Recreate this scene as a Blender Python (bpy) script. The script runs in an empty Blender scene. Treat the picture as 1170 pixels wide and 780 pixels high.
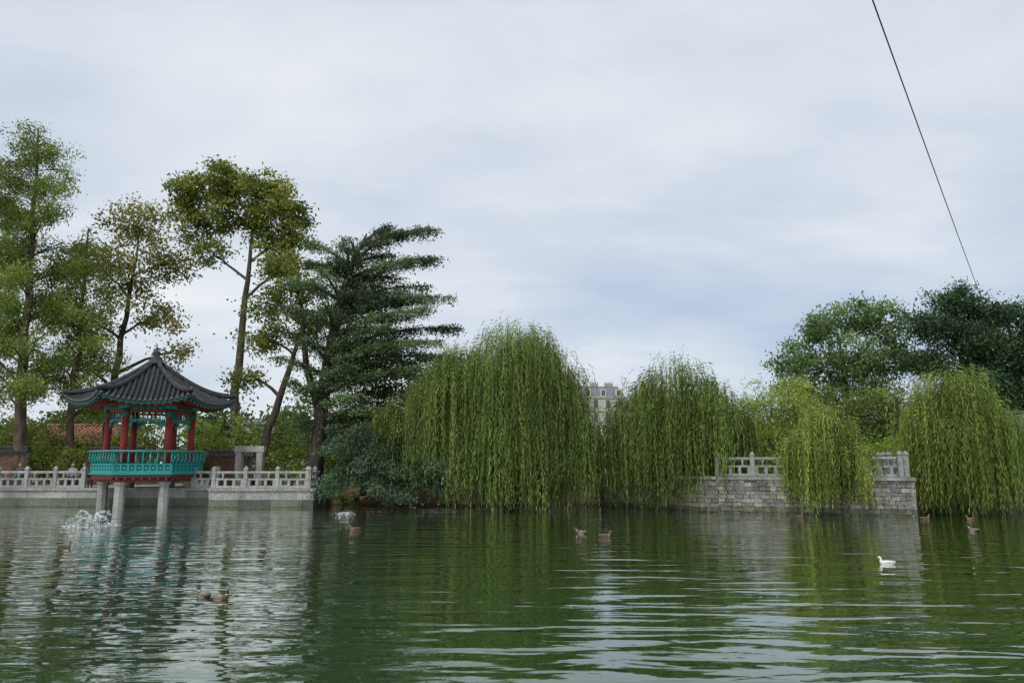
import bpy, math, random
import numpy as np
from mathutils import Vector
random.seed(7); rng=np.random.default_rng(7)
R=math.radians
scn=bpy.context.scene
scn.view_settings.view_transform='Standard'
scn.view_settings.look='None'; scn.view_settings.exposure=0
COL=scn.collection

# ------------------------------------------------------------ helpers
def empty(name,loc=(0,0,0)):
    e=bpy.data.objects.new(name,None); COL.objects.link(e); e.empty_display_size=.2
    return e
def link(o,parent=None):
    COL.objects.link(o)
    if parent: o.parent=parent
    return o

def mat_attr(name,rough=.8,nscale=6,namt=.35,bump=0,bscale=20,spec=.3,stretch=(1,1,1),stain=0):
    m=bpy.data.materials.new(name); m.use_nodes=True
    nt=m.node_tree; N=nt.nodes; L=nt.links
    b=N['Principled BSDF']; b.inputs['Roughness'].default_value=rough
    b.inputs['Specular IOR Level'].default_value=spec
    a=N.new('ShaderNodeAttribute'); a.attribute_name='Col'
    tc=N.new('ShaderNodeTexCoord'); mp=N.new('ShaderNodeMapping'); mp.inputs['Scale'].default_value=stretch
    L.new(tc.outputs['Object'],mp.inputs['Vector'])
    n=N.new('ShaderNodeTexNoise'); n.inputs['Scale'].default_value=nscale; n.inputs['Detail'].default_value=6
    L.new(mp.outputs['Vector'],n.inputs['Vector'])
    mr=N.new('ShaderNodeMapRange'); mr.inputs['From Min'].default_value=.3; mr.inputs['From Max'].default_value=.7
    mr.inputs['To Min'].default_value=1-namt; mr.inputs['To Max'].default_value=1+namt
    L.new(n.outputs['Fac'],mr.inputs['Value'])
    v=N.new('ShaderNodeVectorMath'); v.operation='SCALE'
    L.new(a.outputs['Color'],v.inputs[0]); L.new(mr.outputs['Result'],v.inputs['Scale'])
    outc=v.outputs['Vector']
    if stain:
        n3=N.new('ShaderNodeTexNoise'); n3.inputs['Scale'].default_value=1.1; n3.inputs['Detail'].default_value=7
        mp3=N.new('ShaderNodeMapping'); mp3.inputs['Scale'].default_value=(1,1,.45); L.new(tc.outputs['Object'],mp3.inputs['Vector']); L.new(mp3.outputs['Vector'],n3.inputs['Vector'])
        m3=N.new('ShaderNodeMapRange'); m3.inputs['From Min'].default_value=.45; m3.inputs['From Max'].default_value=.72; m3.inputs['To Min'].default_value=0; m3.inputs['To Max'].default_value=stain
        L.new(n3.outputs['Fac'],m3.inputs['Value'])
        mc=N.new('ShaderNodeMix'); mc.data_type='RGBA'; mc.inputs['B'].default_value=(.07,.075,.055,1)
        L.new(m3.outputs['Result'],mc.inputs['Factor']); L.new(outc,mc.inputs['A']); outc=mc.outputs['Result']
    L.new(outc,b.inputs['Base Color'])
    if bump:
        n2=N.new('ShaderNodeTexNoise'); n2.inputs['Scale'].default_value=bscale; n2.inputs['Detail'].default_value=8
        L.new(mp.outputs['Vector'],n2.inputs['Vector'])
        bp=N.new('ShaderNodeBump'); bp.inputs['Strength'].default_value=.8; bp.inputs['Distance'].default_value=bump
        L.new(n2.outputs['Fac'],bp.inputs['Height']); L.new(bp.outputs['Normal'],b.inputs['Normal'])
    return m
def mat_leaf(name,trans=.35):
    m=bpy.data.materials.new(name); m.use_nodes=True
    nt=m.node_tree; N=nt.nodes; L=nt.links
    for n in list(N): N.remove(n)
    o=N.new('ShaderNodeOutputMaterial')
    a=N.new('ShaderNodeAttribute'); a.attribute_name='Col'
    d=N.new('ShaderNodeBsdfDiffuse'); t=N.new('ShaderNodeBsdfTranslucent')
    mx=N.new('ShaderNodeMixShader'); mx.inputs[0].default_value=trans
    L.new(a.outputs['Color'],d.inputs['Color']); L.new(a.outputs['Color'],t.inputs['Color'])
    L.new(d.outputs[0],mx.inputs[1]); L.new(t.outputs[0],mx.inputs[2])
    L.new(mx.outputs[0],o.inputs['Surface'])
    return m
M_LEAF=mat_leaf('foliage_leaf')
M_NEEDLE=mat_leaf('foliage_needle',.15)
M_BARK=mat_attr('bark',.95,5,.45,.04,14,.1,(1,1,.25))
M_STONE=mat_attr('granite_stone',.9,9,.3,.012,40,.2,stain=.45)
M_WALL=mat_attr('rubble_stone',.95,12,.35,.02,30,.15,stain=.6)
M_PAINT=mat_attr('painted_wood',.55,14,.22,.004,30,.35)
M_TILE=mat_attr('roof_tile',.7,5,.4,.008,25,.3)
M_PLASTER=mat_attr('plaster',.9,1.2,.12,0,10,.2)
M_GROUND=mat_attr('ground_soil',1,.9,.35,.03,12,.1)
M_FEATHER=mat_attr('feathers',.8,60,.2,0,10,.2)
M_CLOTH=mat_attr('cloth_skin',.85,25,.12,0,10,.2)

def mesh_np(name,V,F4,col,mat,parent=None,smooth=False):
    V=np.asarray(V,dtype=np.float32); F4=np.asarray(F4,dtype=np.int32)
    me=bpy.data.meshes.new(name)
    me.vertices.add(len(V)); me.vertices.foreach_set('co',V.ravel())
    k=F4.shape[1]; me.loops.add(F4.size); me.loops.foreach_set('vertex_index',F4.ravel())
    me.polygons.add(len(F4)); me.polygons.foreach_set('loop_start',np.arange(len(F4),dtype=np.int32)*k)
    me.update(calc_edges=True)
    if smooth: me.polygons.foreach_set('use_smooth',np.ones(len(F4),dtype=bool))
    ca=me.color_attributes.new('Col','FLOAT_COLOR','POINT')
    c=np.ones((len(V),4),dtype=np.float32); c[:,:3]=col
    ca.data.foreach_set('color',c.ravel())
    me.materials.append(mat)
    o=bpy.data.objects.new(name,me); link(o,parent)
    return o

class MB:
    def __init__(s): s.v=[]; s.f=[]; s.c=[]; s.sm=[]
    def add(s,vs,fs,col,smooth=False):
        o=len(s.v); s.v.extend([tuple(p) for p in vs]); s.c.extend([tuple(col[:3])]*len(vs))
        s.f.extend([tuple(i+o for i in f) for f in fs]); s.sm.extend([smooth]*len(fs))
    def box(s,c,size,col,rz=0,jit=0,top=1.0):
        hx,hy,hz=size[0]/2,size[1]/2,size[2]/2; ca,sa=math.cos(rz),math.sin(rz); vs=[]
        for z in(-1,1):
            k=top if z==1 else 1
            for x,y in((-1,-1),(1,-1),(1,1),(-1,1)):
                X=x*hx*k+random.uniform(-jit,jit);Y=y*hy*k+random.uniform(-jit,jit);Z=z*hz+random.uniform(-jit,jit)
                vs.append((c[0]+X*ca-Y*sa,c[1]+X*sa+Y*ca,c[2]+Z))
        s.add(vs,[(3,2,1,0),(4,5,6,7),(0,1,5,4),(1,2,6,5),(2,3,7,6),(3,0,4,7)],col)
    def tube(s,path,rad,col,n=8,smooth=True,cap=True,cols=None,sy=None):
        P=[Vector(p) for p in path]; m=len(P); vs=[]; 
        up=None; cl=[]
        for i in range(m):
            t=(P[min(i+1,m-1)]-P[max(i-1,0)])
            if t.length<1e-6: t=Vector((0,0,1))
            t.normalize()
            if up is None:
                up=Vector((0,1,0)) if abs(t.y)<.8 else Vector((1,0,0))
            a=(up-t*up.dot(t)); 
            if a.length<1e-4: a=Vector((1,0,0))-t*t.x
            a.normalize(); up=a; b=t.cross(a)
            r=rad[i] if hasattr(rad,'__len__') else rad
            ky=sy[i] if sy else 1
            for j in range(n):
                an=2*math.pi*(j+.5)/n
                vs.append(P[i]+a*(math.cos(an)*r*ky)+b*(math.sin(an)*r))
                cl.append(cols[i] if cols else col)
        fs=[]
        for i in range(m-1):
            for j in range(n):
                k=(j+1)%n; fs.append((i*n+j,i*n+k,(i+1)*n+k,(i+1)*n+j))
        if cap:
            fs.append(tuple(range(n-1,-1,-1))); fs.append(tuple((m-1)*n+j for j in range(n)))
        o=len(s.v); s.add(vs,fs,(0,0,0),smooth); s.c[o:]=[tuple(c[:3]) for c in cl]
    def cyl(s,p0,p1,r0,r1,col,n=8,smooth=True): s.tube([p0,p1],[r0,r1],col,n,smooth)
    def build(s,name,mat,parent=None):
        me=bpy.data.meshes.new(name); me.from_pydata(s.v,[],s.f); me.update()
        me.polygons.foreach_set('use_smooth',np.array(s.sm,dtype=bool))
        ca=me.color_attributes.new('Col','FLOAT_COLOR','POINT')
        c=np.ones((len(s.v),4),dtype=np.float32); c[:,:3]=np.array(s.c)
        ca.data.foreach_set('color',c.ravel()); me.materials.append(mat)
        o=bpy.data.objects.new(name,me); link(o,parent); return o

def nrm(a): return a/np.maximum(np.linalg.norm(a,axis=1,keepdims=True),1e-6)
GAIN=1.38
def leaves(name,C,A,L,W,col,mat,parent,gain=GAIN):
    n=len(C); A=nrm(A); S=nrm(np.cross(A,rng.normal(size=(n,3))))
    L=np.broadcast_to(np.asarray(L,dtype=float),(n,))[:,None]; W=np.broadcast_to(np.asarray(W,dtype=float),(n,))[:,None]
    V=np.stack([C,C+A*L*.45+S*W*.5,C+A*L,C+A*L*.45-S*W*.5],axis=1).reshape(-1,3)
    F=np.arange(4*n).reshape(n,4)
    cc=np.repeat(np.clip(col*gain,0,.8),4,axis=0)
    return mesh_np(name,V,F,cc,mat,parent)

def limb(mb,p0,p1,r0,r1,col,bend=.15,n=6,seg=5,rise=0.0):
    p0=Vector(p0);p1=Vector(p1); d=(p1-p0).length; path=[];rad=[]
    o=Vector((random.uniform(-1,1),random.uniform(-1,1),random.uniform(-.3,.6)))*d*bend
    for i in range(seg+1):
        t=i/seg; k=4*t*(1-t)
        p=p0.lerp(p1,t)+o*k*.5+Vector((0,0,rise*d*k*.5))
        if 0<i<seg: p+=Vector((random.uniform(-1,1),random.uniform(-1,1),random.uniform(-1,1)))*d*.02
        path.append(p); rad.append(r0*(1-t)+r1*t)
    mb.tube(path,rad,col,n,True,False)
    return path
def interp_path(path,t):
    f=t*(len(path)-1); i=min(int(f),len(path)-2); return Vector(path[i]).lerp(Vector(path[i+1]),f-i)

BARK=(.085,.068,.052)
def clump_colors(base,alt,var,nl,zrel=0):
    b=max(.45,random.gauss(1+.18*zrel,var)); mixf=np.clip(random.gauss(.35,.3),0,1)  # higher clumps lighter, lower ones darker: top light put into the leaf colour
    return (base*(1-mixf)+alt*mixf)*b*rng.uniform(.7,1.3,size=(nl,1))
def tree(name,trunk,r0,lobes,dens=1.2,nleaf=120,sigma=.45,lsize=(.2,.11),col=(.08,.12,.035),col2=None,var=.22,flat=.65,bark=BARK,rtop=.06,mat=None,twigs=True,droop=-.3):
    par=empty(name); mb=MB()
    path=[Vector(p) for p in trunk]
    n=len(path); fine=[]; 
    for i in range(n-1):
        for k in range(4): fine.append(path[i].lerp(path[i+1],k/4)+Vector((random.uniform(-1,1),random.uniform(-1,1),0))*r0*.25*(0 if i+k==0 else 1))
    fine.append(path[-1]); m=len(fine)
    rad=[r0*(1-i/(m-1))**.8+rtop*(i/(m-1)) for i in range(m)]; rad[0]*=1.35
    mb.tube(fine,rad,bark,10)
    C=[];A=[];K=[]
    base=np.array(col); alt=np.array(col2 if col2 else (base*np.array([1.25,1.1,.8])))
    for lb in lobes:
        cx,cy,cz,rx,ry,rz=lb[:6]; lc=Vector((cx,cy,cz))
        best=None
        for i,p in enumerate(fine):
            dz=cz-p.z; dh=math.hypot(cx-p.x,cy-p.y)
            if dz<dh*.35 and i<m-1 : continue
            s=(lc-p).length+ (0 if dz>0 else 5)
            if best is None or s<best[0]: best=(s,i,p)
        if best is None: best=(0,m-1,fine[-1])
        i=best[1]; lp=limb(mb,best[2],lc,max(rad[i]*.6,.07),.05,bark,.14,7,6,.08)
        cnt=max(4,int(dens*4.19*rx*ry*rz))
        for q in range(cnt):
            d=np.array([random.gauss(0,1) for _ in range(3)]); d/=np.linalg.norm(d)+1e-6
            rr=random.random()**.42
            c=np.array([cx+d[0]*rx*rr,cy+d[1]*ry*rr,cz+d[2]*rz*rr])
            if twigs and q%2==0: limb(mb,interp_path(lp,random.uniform(.55,1)),c,.035,.01,bark,.12,4,3,.1)
            nl=int(nleaf*random.uniform(.5,1.5)); s=sigma*random.uniform(.7,1.3)
            pts=rng.normal(size=(nl,3))*np.array([s,s,s*flat])+c
            C.append(pts)
            ax=rng.normal(size=(nl,3)); ax[:,2]+=droop; A.append(ax)
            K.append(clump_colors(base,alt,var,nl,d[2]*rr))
    C=np.concatenate(C);A=np.concatenate(A);K=np.concatenate(K)
    n=len(C)
    mb.build('trunk_and_limbs',M_BARK,par)
    leaves('leaves',C,A,lsize[0]*rng.uniform(.6,1.3,n),lsize[1]*rng.uniform(.6,1.3,n),K,mat or M_LEAF,par)
    return par

def shrub(name,lobes,dens=3,nleaf=110,sigma=.3,lsize=(.14,.08),col=(.06,.1,.03),col2=None,var=.25,axz=0.0,flat=.8):
    par=empty(name); mb=MB(); C=[];A=[];K=[]
    base=np.array(col); alt=np.array(col2 if col2 else (base*np.array([1.3,1.15,.8])))
    for cx,cy,cz,rx,ry,rz in lobes:
        g=Vector((cx,cy,max(.3,cz-rz*1.1)))
        for k in range(5): limb(mb,g+Vector((random.uniform(-.3,.3)*rx,random.uniform(-.3,.3)*ry,0)),(cx+random.uniform(-.6,.6)*rx,cy+random.uniform(-.6,.6)*ry,cz+rz*.5),.05,.015,BARK,.1,5,4)
        cnt=max(5,int(dens*4.19*rx*ry*rz)); tint=random.gauss(1,.12)
        for q in range(cnt):
            d=np.array([random.gauss(0,1) for _ in range(3)]); d/=np.linalg.norm(d)+1e-6
            rr=random.random()**.35
            c=np.array([cx+d[0]*rx*rr,cy+d[1]*ry*rr,cz+d[2]*rz*rr])
            nl=int(nleaf*random.uniform(.5,1.5)); s=sigma*random.uniform(.7,1.3)
            C.append(rng.normal(size=(nl,3))*np.array([s,s,s*flat])+c)
            ax=rng.normal(size=(nl,3)); ax[:,2]+=axz; A.append(ax)
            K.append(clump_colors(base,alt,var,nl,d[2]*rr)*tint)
    C=np.concatenate(C);A=np.concatenate(A);K=np.concatenate(K); n=len(C)
    mb.build('stems',M_BARK,par)
    leaves('leaves',C,A,lsize[0]*rng.uniform(.6,1.3,n),lsize[1]*rng.uniform(.6,1.3,n),K,M_LEAF,par)
    return par

def willow(name,base,lobes,col,col2,bunch_d=2.2,strands=34,zmin=.08,step=.14,leaf=(.25,.038),bw=.30,trunk_r=.4,inner=.5,spr=.55):
    par=empty(name); mb=MB(); base=Vector(base); col=np.array(col);col2=np.array(col2)
    bark=(.07,.06,.045)
    top=max(l[2]+l[5] for l in lobes)
    fork=base+Vector((random.uniform(-.3,.3),random.uniform(-.3,.3),(top-base.z)*.35))
    limb(mb,base-Vector((0,0,.4)),fork,trunk_r*1.2,trunk_r*.75,bark,.08,10,6)
    C=[];A=[];K=[]
    for (cx,cy,cz,rx,ry,rz,low) in lobes:
        for k in range(4):
            tp=(cx+random.uniform(-.5,.5)*rx,cy+random.uniform(-.5,.5)*ry,cz+rz*random.uniform(.3,.75))
            limb(mb,fork,tp,trunk_r*.42,.05,bark,.12,7,7,.12)
        area=2*math.pi*((rx*ry+rx*rz+ry*rz)/3)
        nb=int(area*bunch_d)
        for q in range(nb):
            u=random.random(); ph=random.uniform(0,2*math.pi)
            zz=u**.8; rr=math.sqrt(max(0,1-zz*zz))
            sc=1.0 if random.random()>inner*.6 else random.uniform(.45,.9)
            sc*=random.uniform(.88,1.08)
            p=np.array([cx+math.cos(ph)*rr*rx*sc,cy+math.sin(ph)*rr*ry*sc,cz+zz*rz*sc])
            out=np.array([math.cos(ph),math.sin(ph),0.])
            bright=max(.4,random.gauss(1,.28))*(.5 if sc<.85 else 1.0); mixf=np.clip(random.gauss(.4,.35),0,1)  # inner bunches darkened: shade inside the crown put into the strand colour
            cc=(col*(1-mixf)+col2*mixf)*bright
            lowb=low+abs(random.gauss(0,.45))*(1 if random.random()<.8 else 2.5)
            drop_full=p[2]-max(zmin,lowb)
            drop=drop_full*random.choice([1,1,1,.8,.6,.38]) 
            drop=max(drop,.8)
            ns=int(strands*random.uniform(.6,1.4))
            w=bw*random.uniform(.6,1.6)
            for s_ in range(ns):
                st=p+rng.normal(size=3)*np.array([w,w,w*.5])
                L=drop*random.uniform(.6,1.05)
                L=min(L,st[2]-zmin)
                if L<.4: continue
                m=max(3,int(L/step)); l=np.linspace(0,L,m)
                spread=random.uniform(.1,spr)
                sway=random.uniform(-.05,.05)
                o=out+rng.normal(size=3)*.35; o[2]=0
                X=st[None,:]+o[None,:]*(spread*(1-np.exp(-l/.7)))[:,None]
                X[:,2]=st[2]-l
                X[:,0]+=sway*l+.03*np.sin(l*2.0+s_); X[:,1]+=random.uniform(-.04,.04)*l
                X+=rng.normal(size=X.shape)*.018
                ax=np.stack([rng.normal(0,.22,m)+o[0]*np.exp(-l/.4),rng.normal(0,.22,m)+o[1]*np.exp(-l/.4),-np.ones(m)+.7*np.exp(-l/.3)],1)
                C.append(X);A.append(ax)
                sb=random.uniform(.6,1.4)
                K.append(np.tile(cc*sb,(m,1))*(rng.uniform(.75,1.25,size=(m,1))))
    C=np.concatenate(C);A=np.concatenate(A);K=np.concatenate(K); n=len(C)
    mb.build('trunk_and_limbs',M_BARK,par)
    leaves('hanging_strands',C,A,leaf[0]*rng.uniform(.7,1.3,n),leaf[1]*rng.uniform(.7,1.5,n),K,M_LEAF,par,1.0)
    return par

def conifer_boughs(mb,boughs,C,A,K,col,dens=260,droop=.25,size_sig=.12,rb=.13):
    col=np.array(col)
    for st,tip,hw in boughs:
        st=Vector(st);tip=Vector(tip); d=(tip-st).length
        path=[]
        for i in range(9):
            t=i/8; p=st.lerp(tip,t)+Vector((0,0,math.sin(t*math.pi)*d*.07)); path.append(p)
        mb.tube(path,[max(.02,rb*(1-t/8)) for t in range(9)],BARK,6,True,False)
        dirv=(tip-st).normalized(); side=dirv.cross(Vector((0,0,1))).normalized()
        nt=int(d*9)
        b0=max(.5,random.gauss(1,.24))
        for k in range(nt):
            t=random.uniform(.15,1.0); 
            wmax=hw*(max(0,math.sin(min(1,t)*math.pi))**.6*.9+.12)
            s=random.uniform(-1,1); s=math.copysign(abs(s)**.8,s)
            a=interp_path(path,max(0,t-.12)); bpt=interp_path(path,t)+side*s*wmax+Vector((0,0,-droop*abs(s)*wmax*.7+random.uniform(-.16,.10)))
            if k%3==0: limb(mb,a,bpt,.025,.008,BARK,.05,4,3)
            nl=int(dens*random.uniform(.5,1.4)/4)
            tt=rng.random(nl)**.7
            base=np.array(a)[None,:]*(1-tt[:,None])+np.array(bpt)[None,:]*tt[:,None]
            base+=rng.normal(size=(nl,3))*np.array([size_sig*1.6,size_sig*1.6,size_sig*.6])
            base[:,2]-=rng.random(nl)**3*.35
            C.append(base)
            ax=rng.normal(size=(nl,3)); ax[:,2]+=.1; A.append(ax)
            K.append(np.tile(col*b0*max(.5,random.gauss(1,.22)),(nl,1))*rng.uniform(.7,1.3,size=(nl,1)))

# ------------------------------------------------------------ ground
SH=[(-75,41.5),(-16.25,41.5),(-16.2,40.6),(-10.6,40.6),(-10.5,43.2),(-8,42.2),(-3,41.4),(5.1,42),(9.9,36.5),(17.8,33.5),(18.2,36.5),(26,35),(75,34)]
SX=np.array([p[0] for p in SH]);SY=np.array([p[1] for p in SH])
def topz(x): 
    return np.interp(x,[-10.6,-10.4,2,5],[.95,.9,1.1,1.62])
def gheight(X,Y):
    Yb=np.interp(X,SX,SY); d=Y-Yb; T=topz(X)
    wall=np.clip((d-.12)/.35,0,1)*(T+1)-1
    bank=np.where(d<0,np.maximum(-1,d*.6),np.minimum(T,d*.45+.02))
    isb=(X>-10.5)&(X<5.0)
    far=np.where(isb,bank,wall)
    dn=4-Y; near=np.where(dn<0,np.maximum(-1,dn*.6),np.minimum(.7,dn*.5+.02))
    z=np.where(Y>22,far,near)
    side=np.clip((np.abs(X)-68)/3,0,1)
    z=np.where(side>0,np.maximum(z,-1+2*side),z)
    return z
xs=np.concatenate([[-2500,-900,-350,-150,-100],np.arange(-76,-24,.8),np.arange(-24,26,.25),np.arange(26,76.1,.8),[100,150,350,900,2500]])
ys=np.concatenate([[-2500,-800,-200,-60,-20,-8],np.arange(-2,6,.5),np.arange(6,32,2),np.arange(32,48,.25),np.arange(48,64,1),[75,90,120,180,300,600,1200,2500]])
GX,GY=np.meshgrid(xs,ys); GZ=gheight(GX,GY)
GZ=GZ+np.where(GZ>.05,rng.normal(size=GZ.shape)*.02,0)
nx,ny=len(xs),len(ys)
idx=np.arange(nx*ny).reshape(ny,nx)
F=np.stack([idx[:-1,:-1],idx[:-1,1:],idx[1:,1:],idx[1:,:-1]],-1).reshape(-1,4)
gc=np.zeros((ny,nx,3)); gc[:]=(.08,.12,.04)
soil=(GX>-11)&(GX<6)&(GY<52)&(GY>30); gc[soil]=(.15,.09,.06)
terr=(GX<-10.8)&(GY<52)&(GY>38); gc[terr]=(.33,.30,.26)
gc[(GZ<.1)]=(.05,.045,.03)
gc[(GY<6)&(GZ>.1)]=(.2,.18,.14)
mesh_np('ground',np.stack([GX,GY,GZ],-1).reshape(-1,3),F,gc.reshape(-1,3),M_GROUND)

# ------------------------------------------------------------ water
m=bpy.data.materials.new('pond_water'); m.use_nodes=True; nt=m.node_tree;N=nt.nodes;L=nt.links
for n in list(N): N.remove(n)
wo=N.new('ShaderNodeOutputMaterial'); wd=N.new('ShaderNodeBsdfDiffuse'); wg=N.new('ShaderNodeBsdfGlossy'); wm=N.new('ShaderNodeMixShader'); wf=N.new('ShaderNodeFresnel')
wd.inputs['Color'].default_value=(.026,.052,.018,1); wg.inputs['Roughness'].default_value=.02; wg.inputs['Color'].default_value=(.94,.98,.93,1); wf.inputs['IOR'].default_value=1.4
tc=N.new('ShaderNodeTexCoord')
def nz(scale,stretch,detail,rot=0,dist=0):
    mp=N.new('ShaderNodeMapping'); mp.inputs['Scale'].default_value=stretch; mp.inputs['Rotation'].default_value=(0,0,rot)
    L.new(tc.outputs['Object'],mp.inputs['Vector'])
    n=N.new('ShaderNodeTexNoise'); n.inputs['Scale'].default_value=scale; n.inputs['Detail'].default_value=detail
    n.inputs['Distortion'].default_value=dist
    L.new(mp.outputs['Vector'],n.inputs['Vector']); return n.outputs['Fac']
def mul(a,k):
    x=N.new('ShaderNodeMath'); x.operation='MULTIPLY'; L.new(a,x.inputs[0])
    if isinstance(k,float): x.inputs[1].default_value=k
    else: L.new(k,x.inputs[1])
    return x.outputs[0]
def add(a,c):
    x=N.new('ShaderNodeMath'); x.operation='ADD'; L.new(a,x.inputs[0])
    if isinstance(c,float): x.inputs[1].default_value=c
    else: L.new(c,x.inputs[1])
    return x.outputs[0]
h1=mul(nz(1.1,(.32,1.4,1),1,R(7),.7),.056)
h2=mul(nz(2.7,(.45,1.2,1),1,R(-14),.5),.019)
h3=mul(nz(8,(.6,1.2,1),1),.003)
patch=nz(.11,(1,1.6,1),3)
pm=N.new('ShaderNodeMapRange'); pm.inputs['From Min'].default_value=.35;pm.inputs['From Max'].default_value=.65
pm.inputs['To Min'].default_value=.45;pm.inputs['To Max'].default_value=1.2; L.new(patch,pm.inputs['Value'])
hh=mul(add(add(h1,h2),h3),pm.outputs['Result'])
bp=N.new('ShaderNodeBump'); bp.inputs['Strength'].default_value=1; bp.inputs['Distance'].default_value=1.0
L.new(hh,bp.inputs['Height'])
for q in(wg,wf,wd): L.new(bp.outputs['Normal'],q.inputs['Normal'])
fm=N.new('ShaderNodeMath'); fm.operation='MULTIPLY_ADD'; fm.use_clamp=True; L.new(wf.outputs[0],fm.inputs[0]); fm.inputs[1].default_value=1.6; fm.inputs[2].default_value=.03
L.new(fm.outputs[0],wm.inputs[0]); L.new(wd.outputs[0],wm.inputs[1]); L.new(wg.outputs[0],wm.inputs[2]); L.new(wm.outputs[0],wo.inputs['Surface'])
mbw=MB(); mbw.add([(-72,1,0),(72,1,0),(72,46,0),(-72,46,0)],[(0,1,2,3)],(0,0,0)); mbw.build('pond_water',m)

# ------------------------------------------------------------ walls
def stone_wall(name,pts,ztop,rowh,bl,jit,colr,cope=.14,thick=.7,cope_col=(.36,.35,.33),prot=.03,gap=.012):
    par=empty(name); blk=MB(); core=MB(); cp=MB()
    for si,(a,c) in enumerate(zip(pts[:-1],pts[1:])):
        a=Vector((a[0],a[1],0));c=Vector((c[0],c[1],0)); d=c-a; Ln=d.length; d.normalize(); rz=math.atan2(d.y,d.x)
        nin=Vector((-d.y,d.x,0))
        st=.3 if si else 0
        mid=(a+d*st+c-d*.02)/2+nin*(thick/2+.04)
        core.box((mid.x,mid.y,(ztop-cope-1)/2-.002*si),(Ln-st-.02,thick-.08,ztop-cope+1),(.10,.095,.085),rz)
        z=-.35
        while z<ztop-cope-.02:
            h=min(rowh*random.uniform(.8,1.2),ztop-cope-z)
            if ztop-cope-z-h<rowh*.4: h=ztop-cope-z
            s=-random.uniform(0,bl[0]) if jit>.004 else 0
            while s<Ln:
                w=random.uniform(*bl); s0=max(s,0);s1=min(s+w,Ln)
                if s1-s0>.05:
                    pr=random.uniform(0,prot)
                    p=a+d*((s0+s1)/2)+nin*(.12-pr)
                    g=random.uniform(.7,1.2); base=random.choice(colr); cl=[x*g for x in base]
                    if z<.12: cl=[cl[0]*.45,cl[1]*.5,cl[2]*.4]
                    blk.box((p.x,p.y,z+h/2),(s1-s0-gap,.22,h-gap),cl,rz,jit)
                s+=w
            z+=h
        s=.05 if si else 0
        while s<Ln:
            w=min(random.uniform(1.1,1.5),Ln-s)
            if Ln-s-w<.3: w=Ln-s
            p=a+d*(s+w/2)+nin*(thick/2-.03); g=random.uniform(.85,1.1)
            cp.box((p.x,p.y,ztop-cope/2+.002-.003*(si%2)),(w-.01,thick+.1,cope-.004),[x*g for x in cope_col],rz,.003); s+=w
    blk.build('stone_blocks',M_WALL,par); core.build('mortar_core',M_WALL,par); cp.build('coping',M_STONE,par)
    return par
GREY=[(.32,.31,.285),(.28,.27,.25),(.38,.36,.32),(.23,.225,.215),(.34,.30,.25)]
LG=[(.36,.36,.34),(.39,.385,.36),(.33,.33,.315)]
stone_wall('pond_terrace_wall',[(-75,41.5),(-16.2,41.5),(-16.2,40.6),(-10.6,40.6),(-10.6,44.5)],.98,.42,(1.4,1.8),.002,LG,prot=.006,gap=.008)
stone_wall('rubble_stone_wall',[(5.1,42),(9.9,36.5),(17.8,33.5),(18.3,36.6),(26,35),(75,34)],1.68,.2,(.22,.55),.014,GREY,gap=.02)

def balustrade(name,pts,z0,bay=1.6,col=(.42,.42,.40),inset=.28,h=1.0):
    par=empty(name); mb=MB()
    for (a,c) in zip(pts[:-1],pts[1:]):
        a=Vector((a[0],a[1],z0));c=Vector((c[0],c[1],z0)); d=c-a; Ln=d.length; d.normalize(); rz=math.atan2(d.y,d.x)
        nin=Vector((-d.y,d.x,0))*inset; n=max(1,round(Ln/bay)); w=Ln/n
        for i in range(n+1):
            p=a+d*(w*i)+nin; g=random.uniform(.85,1.1); cl=[x*g for x in col]
            mb.box((p.x,p.y,z0+h*.5),(.2,.2,h),cl,rz)
            mb.box((p.x,p.y,z0+h+.02),(.26,.26,.05),cl,rz)
            mb.box((p.x,p.y,z0+h+.10),(.2,.2,.12),cl,rz,0,.55)
            if i==n: break
            q=a+d*(w*(i+.5))+nin; bw=w-.21
            g=random.uniform(.85,1.1); cl=[x*g for x in col]
            mb.box((q.x,q.y,z0+.07),(bw,.16,.12),cl,rz)
            mb.box((q.x,q.y,z0+.475),(bw,.12,.09),cl,rz)
            for k in range(4):
                s=(k/3-.5)*(bw-.14); r=q+d*s
                mb.box((r.x,r.y,z0+.28),(.14,.10,.30),cl,rz)
            for k in range(2):
                r=q+d*((k-.5)*bw*.5)
                mb.tube([(r.x,r.y,z0+.52),(r.x,r.y,z0+.58),(r.x,r.y,z0+.68),(r.x,r.y,z0+.76)],[.07,.045,.06,.10],cl,8)
            e0=q-d*(bw/2);e1=q+d*(bw/2)
            mb.cyl((e0.x,e0.y,z0+.83),(e1.x,e1.y,z0+.83),.075,.075,cl,8,False)
    mb.build('stone_rails_and_posts',M_STONE,par); return par
balustrade('stone_balustrade',[(-52,41.5),(-23.6,41.5)],.98)
balustrade('stone_balustrade',[(-16.1,40.65),(-10.95,40.65)],.98)
balustrade('stone_balustrade',[(-17.6,41.6),(-16.3,41.6)],.98)
balustrade('stone_balustrade',[(-10.75,40.9),(-10.75,43.9)],.98)
balustrade('stone_balustrade',[(9.9,36.55),(17.6,33.65),(18.05,36.5),(26,35.1),(50,34.6)],1.69,1.75,(.34,.35,.33))

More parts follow.
